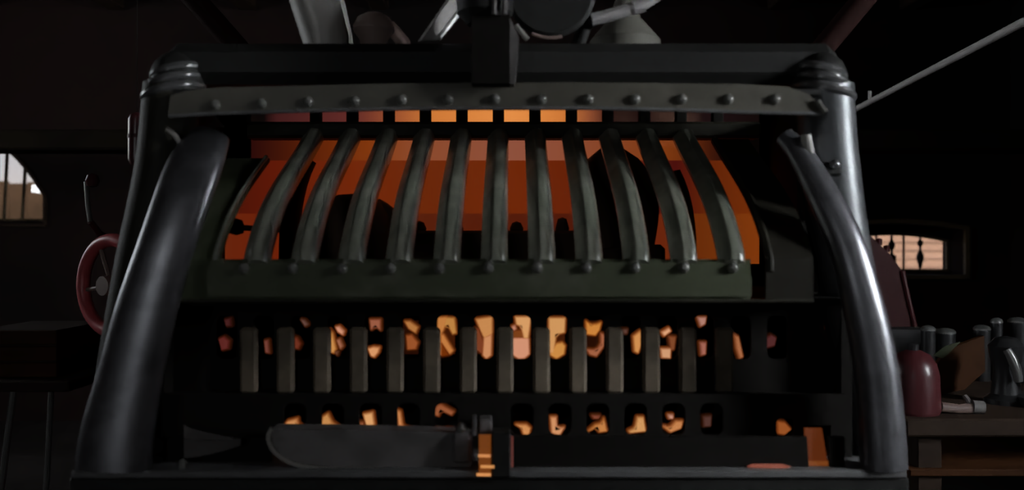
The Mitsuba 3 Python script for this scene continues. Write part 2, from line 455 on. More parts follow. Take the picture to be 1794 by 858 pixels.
# riveted lower strip
zs0, zs1 = P(0, 519)[2], P(0, 459)[2]
prof = [(P(366, 0)[0], zs0), (P(1315, 0)[0], zs0), (P(1315, 0)[0], P(0, 484)[2])]
top = []
for k in range(11, -1, -1):
    xl = -0.031 + 0.0832 * (k - 5 - 1) + 0.0235
    xr = xl + 0.0362
    top.append((xr, xl))
edge = []
for i, (xr, xl) in enumerate(top):
    if xr > P(1300, 0)[0]:
        continue
    edge += [(xr, HZ - 0.001), (xr - 0.004, HZ - 0.007), (xl + 0.004, HZ - 0.007), (xl, HZ - 0.001)]
strip_poly = Polygon(prof + [(P(1300, 0)[0], P(0, 476)[2]), (P(1300, 0)[0], HZ - 0.001)] + edge + [(P(372, 0)[0], HZ - 0.004), (P(364, 0)[0], HZ - 0.02)]).buffer(0)
strip = obj('riveted_strip', prism(strip_poly, -0.007, 0.0), 'strip_paint', F, smooth=False, label='olive grey strip with a row of rivets')
for k in range(11):
    obj('rivet', dome(0.0098, 0.010, P(428 + 85.6 * k, 470.5 - 1.5 * (k > 4), -0.007), 14), 'rivet', strip)
obj('hood_lip', bx(P(296, 0)[0], P(1425, 0)[0], -0.004, 0.04, P(0, 530)[2], P(0, 524)[2], 0.002), 'olive_dark', F, smooth=False)

# back wall of the upper chamber: one emissive mesh, firelight painted per vertex
LY = 0.56


def quad_grid(xs, ys, depth, col):
    """glowing sheet through pixel rows; col(px, py) -> srgb"""
    v, c, f = [], [], []
    for b in ys:
        for a in xs:
            v.append(P(a, b, depth))
            c.append(srgb(*col(a, b)))
    nx = len(xs)
    for j in range(len(ys) - 1):
        for i in range(nx - 1):
            q = j * nx + i
            f += [[q, q + nx, q + 1], [q + 1, q + nx, q + nx + 1]]
    return np.array(v), np.array(f), np.array(c)


def lerp_col(x, stops):
    xs = [q[0] for q in stops]
    return [np.interp(x, xs, [q[1][j] for q in stops]) for j in range(3)]


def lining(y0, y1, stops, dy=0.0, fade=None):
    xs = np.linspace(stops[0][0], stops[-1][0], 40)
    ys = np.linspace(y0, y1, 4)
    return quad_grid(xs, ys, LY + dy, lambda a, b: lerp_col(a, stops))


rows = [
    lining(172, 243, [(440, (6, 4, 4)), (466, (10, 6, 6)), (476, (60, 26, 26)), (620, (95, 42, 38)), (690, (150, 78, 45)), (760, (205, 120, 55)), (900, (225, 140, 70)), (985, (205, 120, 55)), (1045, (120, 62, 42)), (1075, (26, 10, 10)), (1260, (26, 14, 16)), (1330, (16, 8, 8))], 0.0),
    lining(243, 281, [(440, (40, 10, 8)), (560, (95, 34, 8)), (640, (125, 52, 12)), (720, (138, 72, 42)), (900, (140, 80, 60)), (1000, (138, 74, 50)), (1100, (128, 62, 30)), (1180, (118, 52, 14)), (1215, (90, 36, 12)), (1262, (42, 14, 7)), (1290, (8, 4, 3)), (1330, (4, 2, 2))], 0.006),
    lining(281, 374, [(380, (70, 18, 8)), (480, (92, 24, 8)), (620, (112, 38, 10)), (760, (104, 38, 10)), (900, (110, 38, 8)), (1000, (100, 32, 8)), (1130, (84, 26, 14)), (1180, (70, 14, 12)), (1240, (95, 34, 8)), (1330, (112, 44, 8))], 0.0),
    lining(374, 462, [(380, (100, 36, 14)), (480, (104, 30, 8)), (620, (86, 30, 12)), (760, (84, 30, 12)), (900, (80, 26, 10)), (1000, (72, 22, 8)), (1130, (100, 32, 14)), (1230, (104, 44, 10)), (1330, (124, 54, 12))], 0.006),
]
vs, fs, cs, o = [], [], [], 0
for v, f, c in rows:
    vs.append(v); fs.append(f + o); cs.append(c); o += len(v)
obj('painted_glow', (np.vstack(vs), np.vstack(fs)), 'painted_glow', F, smooth=False, color=np.vstack(cs), label='orange back wall behind the slats with firelight painted as glow', kind='stuff')
scene[F + '__painted_glow']['emitter'] = glow()
# things inside the upper chamber, seen as dark shapes
CH = part_of(F, 'casting', 'dark domed iron casting inside the furnace, behind the left slats')
c = P(618, 452, 0.36)
obj('body', lathe([(0.094, 1.104 - c[2]), (0.094, 0.05), (0.086, 0.09), (0.064, 0.122), (0.032, 0.136), (0.0, 0.139)], c, 28), 'inner_iron', CH)
obj('spout', tube([P(655, 370, 0.36), P(690, 395, 0.36), P(700, 440, 0.36)], [0.03, 0.024, 0.02], 12, 8), 'inner_iron', CH)
a = P(1085, 452, 0.45)
arm = part_of(F, 'iron_arm', 'dark curved iron arm inside the furnace, behind the right slats')
obj('upright', tube([P(1110, 452, 0.45) - [0, 0, 0.05], P(1120, 380, 0.45), P(1105, 310, 0.45), P(1065, 290, 0.45), P(1045, 330, 0.45), P(1050, 400, 0.45), P(1055, 456, 0.45) - [0, 0, 0.05]], [0.05, 0.044, 0.042, 0.044, 0.044, 0.046, 0.05], 14, 26), 'inner_iron', arm)
obj('foot', bx(P(1020, 0, .45)[0], P(1160, 0, .45)[0], 0.4, 0.5, 1.104, P(0, 428, .45)[2], 0.01), 'inner_iron', arm, smooth=False)
bar2 = part_of(F, 'iron_bar', 'dark slanted iron bar inside the furnace, between the two rightmost glowing slots')
obj('shaft', tube([P(1178, 300, 0.46), P(1195, 372, 0.46), P(1205, 430, 0.46), P(1205, 475, 0.46)], [0.018, 0.026, 0.02, 0.02], 12, 10), 'inner_iron', bar2)
bar3 = part_of(F, 'iron_bar', 'dark curved iron bar inside the furnace, behind the second glowing slot from the left')
obj('shaft', tube([P(545, 280, 0.46), P(520, 330, 0.46), P(508, 400, 0.46), P(506, 475, 0.46)], [0.014, 0.022, 0.024, 0.024], 12, 10), 'inner_iron', bar3)
led = part_of(F, 'iron_ledge', 'low dark iron ledge inside the furnace, across the middle slats')
obj('bar', bx(P(690, 0, .46)[0], P(1010, 0, .46)[0], 0.43, 0.49, 1.104, P(0, 404, .46)[2], 0.006), 'inner_iron', led, smooth=False)
for px, h in ((735, 8), (800, 5), (905, 7), (985, 16)):
    obj('knob', lathe([(0.014, 0), (0.016, 0.006), (0.01, 0.012 + h * .001), (0, 0.016 + h * .001)], P(px, 405, .46), 12), 'inner_iron', led)
kn = part_of(F, 'iron_knob', 'small dark knob inside the furnace, in the leftmost glowing slot')
obj('head', lathe([(0.0, -.016), (0.014, -.012), (0.017, 0), (0.012, .014), (0, .018)], P(414, 398, 0.2), 12), 'soot', kn)
obj('stem', tube([P(414, 398, 0.2), P(414, 398, 0.2) * [1, 0, 1] + [0, 0.55, 0]], 0.006, 8), 'soot', kn)

# lower grille: two soot-black slotted plates with fins in front of the upper one
GY, GY2 = 0.12, 0.07


def slot(cx, w, y0, y1, depth):
    a, b = P(cx - w / 2, y0, depth), P(cx + w / 2, y1, depth)
    r = (b[0] - a[0]) * 0.32
    return sbox(a[0] + r, b[2] + r, b[0] - r, a[2] - r).buffer(r, 4)


A, B = P(283, 520, GY), P(1487, 702, GY)
pl = sbox(A[0], B[2], B[0], A[2]).difference(unary_union([slot(912 + 64.3 * k, 36, 552, 629, GY) for k in range(-8, 8)] + [slot(1452, 16, 552, 580, GY)]))
grille = obj('grille', prism(pl, GY, GY + 0.006), 'soot', F, smooth=False, label='black plate with a row of upright slots')
for k in range(14):
    cx = 434 + 64.35 * k
    a, b = P(cx - 15, 574, 0.1), P(cx + 15, 690, 0.1)
    obj('fin', bx(a[0], b[0], 0.1, GY, b[2], a[2], 0.005), 'fin_metal', grille, smooth=False)
A, B = P(283, 690, GY2), P(1487, 768, GY2)
pl2 = sbox(A[0], B[2], B[0], A[2]).difference(unary_union([slot(915 + 66.4 * k, 40, 706, 762, GY2) for k in range(-6, 6) if k != -1] + [slot(1376, 32, 732, 764, GY2), sbox(*P(1408, 790, GY2)[[0, 2]], *P(1456, 745, GY2)[[0, 2]])]))
obj('lower_grille', prism(pl2, GY2, GY2 + 0.006), 'soot', F, smooth=False, label='black plate with a row of short slots near the base')
obj('grille_ledge', bx(P(283, 0, GY2)[0], P(1487, 0, GY2)[0], GY2, GY + 0.006, P(0, 700, GY2)[2], P(0, 694, GY2)[2], 0.002), 'soot', F, smooth=False)

# the fire: glowing coals and bars behind the slots, one mesh per row
UP = [
    ((90, 36, 32), [(383, 594), (392, 590), (401, 597), (399, 610), (388, 613)]), ((62, 26, 26), [(393, 560), (403, 558), (404, 570), (396, 571)]),
    ((110, 60, 50), [(463, 597), (469, 596), (471, 618), (465, 617)]),
    ((105, 46, 30), [(508, 588), (520, 592), (526, 602), (522, 611), (509, 608)]), ((95, 66, 58), [(527, 560), (533, 561), (539, 568), (534, 571)]),
    ((200, 138, 74), [(571, 583), (577, 578), (582, 584), (588, 611), (584, 618), (571, 613)]), ((205, 142, 112), [(588, 573), (594, 572), (602, 580), (600, 586), (592, 581)]),
    ((155, 98, 72), [(590, 596), (595, 594), (600, 606), (596, 611)]), ((110, 70, 50), [(586, 616), (592, 616), (590, 622)]),
    ((150, 88, 64), [(648, 560), (666, 560), (666, 578), (658, 571), (650, 577)]), ((215, 150, 100), [(645, 611), (654, 608), (664, 609), (662, 617), (655, 625), (650, 623)]),
    ((175, 114, 60), [(709, 563), (718, 563), (732, 573), (728, 583), (716, 575)]), ((150, 80, 40), [(712, 588), (721, 587), (732, 600), (728, 611), (714, 612)]),
    ((190, 122, 62), [(767, 556), (783, 555), (778, 575), (773, 585), (773, 622), (765, 617)]), ((186, 128, 64), [(781, 556), (796, 557), (799, 583), (793, 585), (785, 570), (777, 573)]),
    ((190, 120, 62), [(773, 586), (777, 586), (794, 614), (788, 620), (773, 598)]), ((110, 46, 8), [(773, 600), (786, 622), (774, 624)]),
    ((196, 134, 78), [(834, 559), (862, 555), (862, 585), (848, 592), (840, 574)]), ((200, 136, 92), [(848, 591), (861, 586), (860, 622), (852, 628), (846, 622)]),
    ((120, 60, 34), [(832, 575), (838, 576), (847, 600), (845, 620), (834, 612)]),
    ((208, 144, 112), [(895, 592), (926, 592), (927, 620), (919, 627), (909, 628), (896, 620)]), ((212, 154, 98), [(903, 555), (930, 555), (925, 592), (918, 592), (913, 571), (905, 568)]),
    ((190, 130, 105), [(897, 572), (902, 570), (904, 576), (899, 579)]), ((120, 62, 24), [(896, 580), (914, 578), (917, 591), (896, 591)]),
    ((205, 148, 90), [(962, 557), (990, 557), (989, 582), (974, 586), (970, 618), (962, 618)]), ((200, 136, 66), [(975, 602), (985, 600), (990, 606), (988, 620), (975, 628), (963, 621), (971, 608)]),
    ((200, 128, 56), [(1027, 563), (1035, 569), (1045, 568), (1053, 565), (1050, 578), (1043, 587), (1028, 585)]), ((158, 94, 64), [(1053, 584), (1060, 586), (1058, 606), (1045, 624), (1034, 621), (1028, 612), (1045, 613), (1053, 603)]),
    ((206, 140, 78), [(1110, 589), (1122, 580), (1125, 600), (1118, 618), (1112, 615)]), ((90, 60, 52), [(1092, 577), (1099, 577), (1098, 584), (1093, 584)]),
    ((220, 160, 118), [(1160, 582), (1172, 575), (1175, 580), (1164, 588)]), ((206, 152, 112), [(1158, 611), (1175, 611), (1174, 627), (1160, 626)]), ((126, 70, 40), [(1172, 589), (1184, 590), (1181, 612), (1176, 614)]),
    ((175, 124, 108), [(1223, 556), (1237, 556), (1235, 567), (1228, 571)]), ((155, 94, 78), [(1227, 600), (1237, 600), (1236, 620), (1229, 622)]),
    ((155, 94, 58), [(1287, 587), (1294, 590), (1302, 625), (1296, 628), (1290, 610)]), ((78, 38, 38), [(1340, 593), (1352, 587), (1360, 592), (1357, 605), (1342, 609)]),
    ((115, 74, 68), [(1447, 556), (1453, 557), (1457, 574), (1451, 575)]),
]
BACK = [((58, 22, 5) if abs(k + .5) < 2 else (34, 11, 3), [(912 + 64.3 * k - 13, 562), (912 + 64.3 * k + 13, 562), (912 + 64.3 * k + 13, 620), (912 + 64.3 * k - 13, 620)]) for k in range(-3, 3)]  # dim emissive plates, painted in as coal light on the slot interior
LO = [
    ((196, 134, 80), [(497, 747), (504, 738), (520, 734), (520, 742), (528, 748), (526, 753), (498, 751)]), ((190, 132, 74), [(562, 753), (566, 730), (574, 725), (581, 740), (592, 748), (590, 755)]),
    ((216, 158, 102), [(637, 726), (652, 723), (655, 745), (642, 745)]), ((135, 78, 46), [(628, 740), (636, 740), (638, 754), (630, 756)]),
    ((194, 128, 76), [(696, 719), (701, 721), (705, 748), (725, 753), (723, 759), (700, 758)]),
    ((145, 82, 50), [(761, 726), (765, 711), (772, 708), (795, 721), (791, 727), (772, 718), (768, 729)]), ((222, 162, 112), [(760, 752), (778, 753), (776, 761), (760, 759)]), ((222, 162, 112), [(782, 752), (794, 753), (792, 759), (782, 758)]),
    ((200, 134, 78), [(904, 744), (922, 744), (929, 750), (926, 762), (917, 760), (914, 750)]), ((205, 142, 96), [(965, 731), (974, 731), (974, 751), (988, 749), (980, 762), (967, 758)]),
    ((185, 118, 60), [(1028, 757), (1043, 744), (1054, 741), (1058, 733), (1063, 755), (1050, 757), (1046, 748)]), ((120, 62, 44), [(1037, 728), (1051, 728), (1048, 733), (1040, 733)]),
    ((200, 144, 86), [(1102, 755), (1113, 750), (1117, 731), (1127, 731), (1131, 755), (1104, 758)]), ((190, 124, 72), [(1162, 747), (1174, 749), (1184, 738), (1196, 738), (1193, 750), (1175, 757)]), ((190, 140, 120), [(1171, 727), (1179, 727), (1179, 733), (1173, 733)]),
    ((78, 50, 44), [(1233, 730), (1246, 729), (1245, 746), (1234, 747)]), ((146, 78, 34), [(1362, 738), (1375, 740), (1386, 752), (1375, 761), (1363, 759)]),
]


def coal(pts, depth, c, big):
    """one lump: a bright core, its glow halo painted as a dark red rim"""
    px = (D + depth) / 1553.6
    poly = Polygon(XZ(pts, depth)).buffer(0)
    rim = poly.buffer(4.5 * px, 6)
    core = poly.buffer(-1.6 * px)
    if core.is_empty or core.geom_type != 'Polygon':
        core = affinity.scale(poly, 0.45, 0.45)
    n = 36
    ring = np.array([rim.exterior.interpolate(k / n, normalized=True).coords[0] for k in range(n)])
    mid = np.array([poly.exterior.interpolate(poly.exterior.project(Point(p))).coords[0] for p in ring])
    inn = np.array([core.exterior.interpolate(core.exterior.project(Point(p))).coords[0] for p in mid])
    tri = Polygon(inn).buffer(0)
    c = srgb(*c)
    lum = c.sum()
    layers = [(ring, depth + 0.012, np.array([0.055, 0.009, 0.001]) * lum * 0.6), (ring * 0.5 + mid * 0.5, depth + 0.006, np.array([0.13, 0.028, 0.004]) * lum), (mid, depth + 0.001, c * [0.62, 0.5, 0.42]), (inn, depth - 0.004, c)]
    v = np.vstack([np.c_[r[:, 0], np.full(n, y), r[:, 1]] for r, y, _ in layers])
    col = np.vstack([np.tile(cc, (n, 1)) for _, _, cc in layers])
    f = []
    for a in range(3):
        for k in range(n):
            p, q = a * n + k, a * n + (k + 1) % n
            f += [[p, q, q + n], [p, q + n, p + n]]
    # flat front of the core, and a closed back
    vv, ff = trimesh.creation.triangulate_polygon(core if core.geom_type == 'Polygon' else tri, engine='earcut')
    v = np.vstack([v, np.c_[vv[:, 0], np.full(len(vv), depth - 0.004), vv[:, 1]]])
    col = np.vstack([col, np.tile(c, (len(vv), 1))])
    f, cap = np.array(f), np.array(ff) + 4 * n
    for g in (f, cap):
        t = v[g]
        if np.cross(t[:, 1] - t[:, 0], t[:, 2] - t[:, 0])[:, 1].sum() > 0:      # the glow leaves towards the slots
            g[:] = g[:, ::-1].copy()
    return v, np.vstack([f, cap]), col


def coals(name, pieces, depth, label, back):
    vs, fs, cs, o = [], [], [], 0
    for c, pts in back:
        m = prism(XZ(pts, depth + 0.03), depth + 0.03, depth + 0.04)
        vs.append(m.vertices); fs.append(np.array(m.faces) + o); cs.append(np.tile(srgb(*c), (len(m.vertices), 1)))
        o += len(m.vertices)
    for i, (c, pts) in enumerate(pieces):
        v, f, col = coal(pts, depth + 0.002 * (i % 3), c, 1)
        vs.append(v); fs.append(np.array(f) + o); cs.append(col)
        o += len(v)
    k = obj(name, (np.vstack(vs), np.vstack(fs)), 'painted_glow', F, smooth=False, color=np.vstack(cs), label=label, kind='stuff')
    scene[k]['emitter'] = glow()


coals('glowing_coals', UP, GY + 0.03, 'glowing orange coals behind the upper row of slots', BACK)
coals('low_coals', LO, GY2 + 0.03, 'glowing orange coals behind the lower row of slots', [])

# foot of the furnace: ash pan, latch plate, narrow ash door with glowing gaps
PY = 0.004
pan_pts = [(474, 752), (478, 778), (495, 800), (525, 812), (600, 819), (826, 822), (826, 756), (790, 757), (600, 753)]
pan = obj('ash_pan', prism(XZ(pan_pts, PY), PY, PY + 0.05), 'grey_plate', F, smooth=False, label='shallow grey pan with rounded corner and pale rim')
obj('rim', tube([P(x, y, PY - 0.002) for x, y in ((477, 750), (470, 765), (476, 785), (495, 803), (525, 815), (600, 821), (720, 823), (828, 824))], 0.004, 8, 40), 'pale_grey', pan)
obj('latch_plate', bx(P(792, 0, -0.005)[0], P(826, 0, -0.005)[0], -0.005, 0.018, P(0, 812, 0)[2], P(0, 756, 0)[2], 0.006), 'grey_plate', F, smooth=False)
obj('latch_pin', tube([P(831, 727, 0), P(831, 762, 0)], 0.004, 10), 'collar_steel', F)
obj('latch_knob', lathe([(0.008, 0), (0.01, 0.006), (0.006, 0.014), (0, 0.018)], P(809, 756, 0.006), 14), 'rivet', F)
obj('latch_block', bx(P(838, 0, 0.03)[0], P(862, 0, 0.03)[0], 0.02, 0.06, P(0, 758, 0.03)[2], P(0, 732, 0.03)[2], 0.003), 'grey_plate', F, smooth=False)
obj('ash_door', bx(P(861, 0, -.026)[0], P(895, 0, -.026)[0], -0.026, 0.02, BASE - .012, P(0, 752)[2], 0.003), 'black_iron', F, smooth=False)
obj('panel', prism(XZ([(900, 765), (1480, 765), (1480, 830), (1455, 830), (1450, 752), (1413, 752), (1418, 830), (900, 830)], 0.004), 0.004, 0.012), 'soot', F, smooth=False)
obj('panel', prism(XZ([(283, 765), (474, 765), (474, 836), (283, 836)], 0.04), 0.04, 0.05), 'soot', F, smooth=False)
HOT = [((104, 52, 12), [(839, 762), (860, 762), (860, 834), (839, 834)], -0.024), ((92, 44, 40), [(895.5, 765), (899, 765), (899, 818), (895.5, 818)], -0.02),
       ((84, 36, 12), [(1410, 750), (1440, 750), (1448, 800), (1452, 824), (1415, 824)], 0.016), ((112, 58, 22), [(1416, 808), (1452, 808), (1452, 823), (1416, 823)], 0.013)]
ms = [prism(XZ(p, d), d, d + 0.006) for c, p, d in HOT]
m = cat_(ms)
k = obj('hot_gap', (m.vertices, m.faces), 'painted_glow', F, smooth=False, color=np.vstack([np.tile(srgb(*h[0]), (len(q.vertices), 1)) for h, q in zip(HOT, ms)]), kind='stuff', label='glowing orange gaps beside the ash door and at the right foot')
scene[k]['emitter'] = glow()
for y, x0, x1, c in ((798, 838, 859, (205, 135, 80)), (817, 842, 866, (205, 140, 80)), (831, 835, 860, (215, 145, 85))):
    k = obj('hot_rung', tube([P(x0, y, -0.026), P(x1, y + 0.5, -0.026)], 0.0026, 8), 'painted_glow', F)
    scene[k]['emitter'] = glow(False, srgb(*c))
k = obj('ember_slit', prism(XZ([(1310, 818), (1320, 814), (1372, 814), (1386, 818), (1372, 820), (1322, 819)], -0.004), -0.004, 0.003), 'painted_glow', F, smooth=False, label='thin glowing red slit by the base rail')
scene[k]['emitter'] = glow(False, srgb(122, 62, 50))
# curved scoop at the left foot
rings = []
for u in np.linspace(0, 1, 14):
    x = 322 + 100 * u
    ytop = 742 + 26 * u ** 0.6
    ybot = 802 - 22 * u ** 1.6
    rings.append(np.array([P(x, ytop, 0.03), P(x, (ytop + ybot) / 2 - 6, 0.0), P(x, ybot, 0.02), P(x, ybot, 0.028), P(x, (ytop + ybot) / 2 - 6, 0.008), P(x, ytop, 0.036)]))
obj('scoop', rings_mesh(rings), 'grey_plate', F, smooth=50, label='small curved grey scoop near the left foot')
obj('foot_bolt', lathe([(0.006, 0), (0.006, 0.012), (0, 0.016)], P(320, 822, 0.0) * [1, 1, 0] + [0, 0, BASE], 10), 'rivet', F)

# corner posts with three-ring caps, bowed legs in front of them, struts
PYc = 0.12


def post(path, r0, r1, name, m_, depth, n=24, flat=1.0):
    pts = [P(x, y, depth) for x, y in path]
    pts[-1] = pts[-1] * [1, 1, 0] + [0, 0, BASE]
    return obj(name, tube(pts, np.linspace(r0, r1, len(pts)), 26, n, flat), m_, F)


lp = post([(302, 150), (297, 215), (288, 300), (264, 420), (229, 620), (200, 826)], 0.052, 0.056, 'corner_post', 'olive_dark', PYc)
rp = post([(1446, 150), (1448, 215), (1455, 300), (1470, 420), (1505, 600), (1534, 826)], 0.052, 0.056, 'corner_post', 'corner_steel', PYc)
for which, cx, sgn in ((lp, 304, 1), (rp, 1443, -1)):
    for i, (yy, rr) in enumerate(((168, 0.058), (150, 0.054), (133, 0.049))):
        t = torus(rr - 0.006, 0.0085)
        t.apply_transform(trimesh.transformations.rotation_matrix(math.radians(-14) * sgn, [0, 1, 0]))
        t.apply_translation(P(cx + sgn * i * 3.5, yy - 6, PYc))
        obj('collar_ring', t, 'collar_steel', which)
    c = P(cx + sgn * 8, 130, PYc)
    obj('cap', lathe([(0.05, -0.035), (0.05, 0.0), (0.042, 0.02), (0.028, 0.034), (0.012, 0.042), (0, 0.044)], c, 26), 'black_iron', which)
obj('bowed_leg', tube([P(x, y, d) for x, y, d in ((372, 236, 0.09), (352, 268, 0.06), (318, 352, 0.02), (285, 450, -0.0), (252, 560, -0.005), (226, 670, -0.005), (206, 760, -0.005))] + [P(200, 826, -0.005) * [1, 1, 0] + [0, 0, BASE]],
                      [0.034, 0.046, 0.05, 0.05, 0.054, 0.058, 0.064, 0.066], 36, 40, 0.48), 'post_steel', F)
obj('bowed_leg', tube([P(x, y, d) for x, y, d in ((1374, 238, 0.09), (1400, 268, 0.07), (1440, 338, 0.04), (1483, 430, 0.01), (1509, 520, 0.0), (1527, 600, 0.0), (1541, 700, 0.0))] + [P(1548, 826, 0) * [1, 1, 0] + [0, 0, BASE]],
                      [0.018, 0.022, 0.028, 0.032, 0.035, 0.037, 0.039, 0.041], 30, 40, 0.8), 'post_steel', F)
obj('strut', tube([P(1412, 236, 0.06), P(1416, 262, 0.06), P(1424, 305, 0.06)], 0.0105, 12), 'pale_grey', F)
obj('strut', tube([P(292, 226, 0.06), P(312, 245, 0.06), P(318, 262, 0.06), P(312, 300, 0.06)], 0.005, 12, 14), 'pale_grey', F)
obj('bolt', dome(0.009, 0.012, P(1462, 288, 0.055), 12), 'collar_steel', F)
obj('bolt_block', bx(P(1438, 0, .06)[0], P(1474, 0, .06)[0], 0.055, 0.1, P(0, 308, .06)[2], P(0, 284, .06)[2], 0.004), 'black_iron', F, smooth=False)

# bracket and fittings on top of the furnace
uy = -0.01
obj('upright_bracket', prism(XZ([(826, 26), (893, 26), (893, 146), (826, 146)], uy), uy, by0), 'soot', F, smooth=False)
obj('bracket_edge', prism(XZ([(893, 30), (900, 44), (909, 66), (906, 110), (901, 146), (893, 146)], uy), uy + 0.002, by0), 'grey_plate', F, smooth=False)  # paler than the bracket: side light from the right put into its colour
obj('spindle', lathe([(0.032, -0.02), (0.05, 0.0), (0.052, 0.05), (0.046, 0.09), (0.046, 0.3)], P(850, 24, 0.03), 24), 'black_iron', F)
for px in (866, 884):
    obj('spindle_rib', tube([P(px, 26, -0.018), P(px + 1, -20, -0.018)], 0.005, 8), 'grey_plate', F)


def flat_bar(quad, y0, y1):
    return prism(XZ(quad, y0), y0, y1)


arm_pts = np.array([P(738, 71, 0.1), P(772, 71, 0.123), P(830, -14, 0.165), P(796, -14, 0.142)])
obj('pale_arm', trimesh.convex.convex_hull(np.vstack([arm_pts, arm_pts + [-0.008, 0.012, 0]])), 'arm_metal', F, smooth=False, label='pale slanted flat arm left of the bracket')
obj('pale_arm_edge', tube([P(768, 67, 0.125), P(808, 16, 0.152)], 0.007, 12), 'bright_metal', F)
obj('small_brace', tube([P(904, 44, 0.08), P(924, 69, 0.08)], 0.005, 10), 'pale_grey', F)
dk = obj('gear_disc', lathe([(0.03, -0.012), (0.078, -0.012), (0.085, -0.006), (0.085, 0.006), (0.078, 0.012), (0.03, 0.012)], P(965, -12, 0.14), 40, 'y'), 'black_iron', F)
obj('rim', tube([P(965 + 78 * math.cos(a), -12 + 78 * math.sin(a), 0.128) for a in np.linspace(math.radians(75), math.radians(115), 12)], 0.003, 8), 'copper_grey', dk)  # short paler arc, a highlight painted along the disc edge
for x0, x1 in ((418, 342), (1440, 1512)):
    p0, p1 = P(x0, 86, 0.5), P(x1, 0, 0.5)
    p0 = p0 + (p1 - p0) * (zt - 0.002 - p0[2]) / (p1[2] - p0[2])
    p2 = p0 + (p1 - p0) * (RZ - 0.2 - p0[2]) / (p1[2] - p0[2])
    obj('brace_pipe', tube([p0, p2], 0.026, 14), 'rust', F, label='dull red brown brace pipe')
# lever, pipes and bulb standing on the top deck
lev = part_of(F, 'lever', 'bright steel lever sticking up to the right above the furnace top')
obj('arm', tube([P(1036, 34, 0.16), P(1060, 29, 0.16), P(1100, 17, 0.16), P(1122, 9, 0.16)], 0.0125, 14), 'bright_metal', lev)
obj('ferrule', tube([P(1108, 14, 0.159), P(1128, 8, 0.159)], 0.0145, 14), 'bright_metal', lev)
obj('tip', tube([P(1126, 9, 0.16), P(1148, -2, 0.16), P(1185, -26, 0.16)], [0.011, 0.009, 0.008], 12), 'bright_metal', lev)
obj('pivot', tube([P(1040, 33, 0.165), P(1025, 45, 0.19), P(1012, 80, 0.2)], 0.014, 12), 'black_iron', lev)
dz = zt
col = part_of(F, 'flue_pipe', 'broad pale grey tapering flue pipe standing on the furnace top at left')
yb = 0.34
b0, b1, t0_, t1_ = P(530, 70, yb), P(612, 70, yb), P(470, -120, yb), P(566, -120, yb)
obj('pipe', tube([(b0 + b1) / 2 * [1, 1, 0] + [0, 0, dz], (b0 + b1) / 2, (t0_ + t1_) / 2], [0.047, 0.049, 0.058], 28), 'pale_grey', col)
obj('side_pipe', tube([P(606, 72, yb + .06) * [1, 1, 0] + [0, 0, dz], P(602, 66, yb + .06), P(560, -120, yb + .06)], 0.02, 16), 'pale_grey', col)
bu = part_of(F, 'round_knob', 'dull brownish round knob on the furnace top beside the flue pipe')
c = P(655, 60, 0.3)
obj('ball', lathe([(0.018, dz - c[2]), (0.03, -0.01), (0.042, 0.005), (0.043, 0.016), (0.034, 0.034), (0.018, 0.043), (0, 0.046)], c, 24), 'copper_grey', bu)
obj('skirt', tube([P(682, 45, .32), P(705, 72, .32), P(712, 84, .32)], 0.014, 12), 'copper_grey', bu)
hp = part_of(F, 'hopper', 'dull olive grey cone shaped hopper on the furnace top under the lever')
c = P(1095, 72, 0.34)
obj('cone', lathe([(0.078, dz - c[2]), (0.075, 0.0), (0.05, 0.03), (0.034, 0.048), (0.02, 0.09), (0.0, 0.092)], c, 28), 'dull_grey', hp)

# ------------------------------------------------------------------ left of the furnace
yl = 0.95
st = thing('steel_table', 'dark steel table with thin bright legs left of the furnace', 'table')
tz = P(0, 668, yl)[2]
tx0, tx1 = P(-160, 0, yl)[0], P(120, 0, yl)[0]
obj('tabletop', bx(tx0, tx1, yl, yl + 0.55, tz - 0.03, tz, 0.004), 'dark_wood', st, smooth=False)
for px, py_ in ((24, yl + .03), (-130, yl + .03), (92, yl + .5), (-90, yl + .5)):
    xt = P(px, 0, py_)[0]
    obj('leg', tube([[xt, py_, tz - 0.03], [xt - 0.1 if py_ < yl + .2 else xt - .04, py_, 0.0]], 0.0095, 10), 'bright_tool', st)
bxk = thing('wooden_crate', 'brown wooden crate on the steel table at the left edge', 'crate')
cx0, cx1, ct = P(-60, 0, yl + .06)[0], P(98, 0, yl + .06)[0], P(0, 577, yl + .06)[2]
obj('body', bx(cx0 + .01, cx1 - .01, yl + .08, yl + .4, tz, ct - 0.004), 'dark_wood', bxk, smooth=False)
hh = (ct - tz) / 3
for i in range(3):
    obj('board', bx(cx0, cx1, yl + .06, yl + .078, tz + i * hh + 0.003, tz + (i + 1) * hh - 0.003, 0.003), 'brown_wood', bxk, smooth=False)
# hand wheel machine
hm = thing('valve_stand', 'dark red iron valve stand carrying a lever, behind the red hand wheel', 'stand')
xv = P(215, 0, 0.9)[0]
obj('column', lathe([(0.16, 0), (0.16, 0.03), (0.09, 0.08), (0.075, 0.7), (0.085, 0.9), (0.085, 1.22), (0.05, 1.28), (0, 1.3)], (xv, 1.16, 0), 24), 'red_dark', hm)
obj('lever', tube([P(158, 388, 0.9), P(154, 360, 0.9), P(151, 318, 0.9)], 0.0065, 10), 'bright_tool', hm)
obj('lever_arm', tube([P(158, 388, 0.9), P(175, 410, 0.93), P(200, 420, 1.16)], 0.009, 10), 'red_dark', hm)
obj('lever_knob', lathe([(0, -.02), (0.014, -.015), (0.019, 0), (0.014, .015), (0, .02)], P(162, 316, 0.895), 14), 'pink_red', hm)
hw = thing('hand_wheel', 'red hand wheel with thin spokes at the left of the furnace', 'wheel')
R = trimesh.transformations
M = R.concatenate_matrices(R.translation_matrix(P(196, 500, 0.82)), R.rotation_matrix(math.radians(-30), [0, 0, 1]), R.rotation_matrix(-math.pi / 2, [1, 0, 0]))
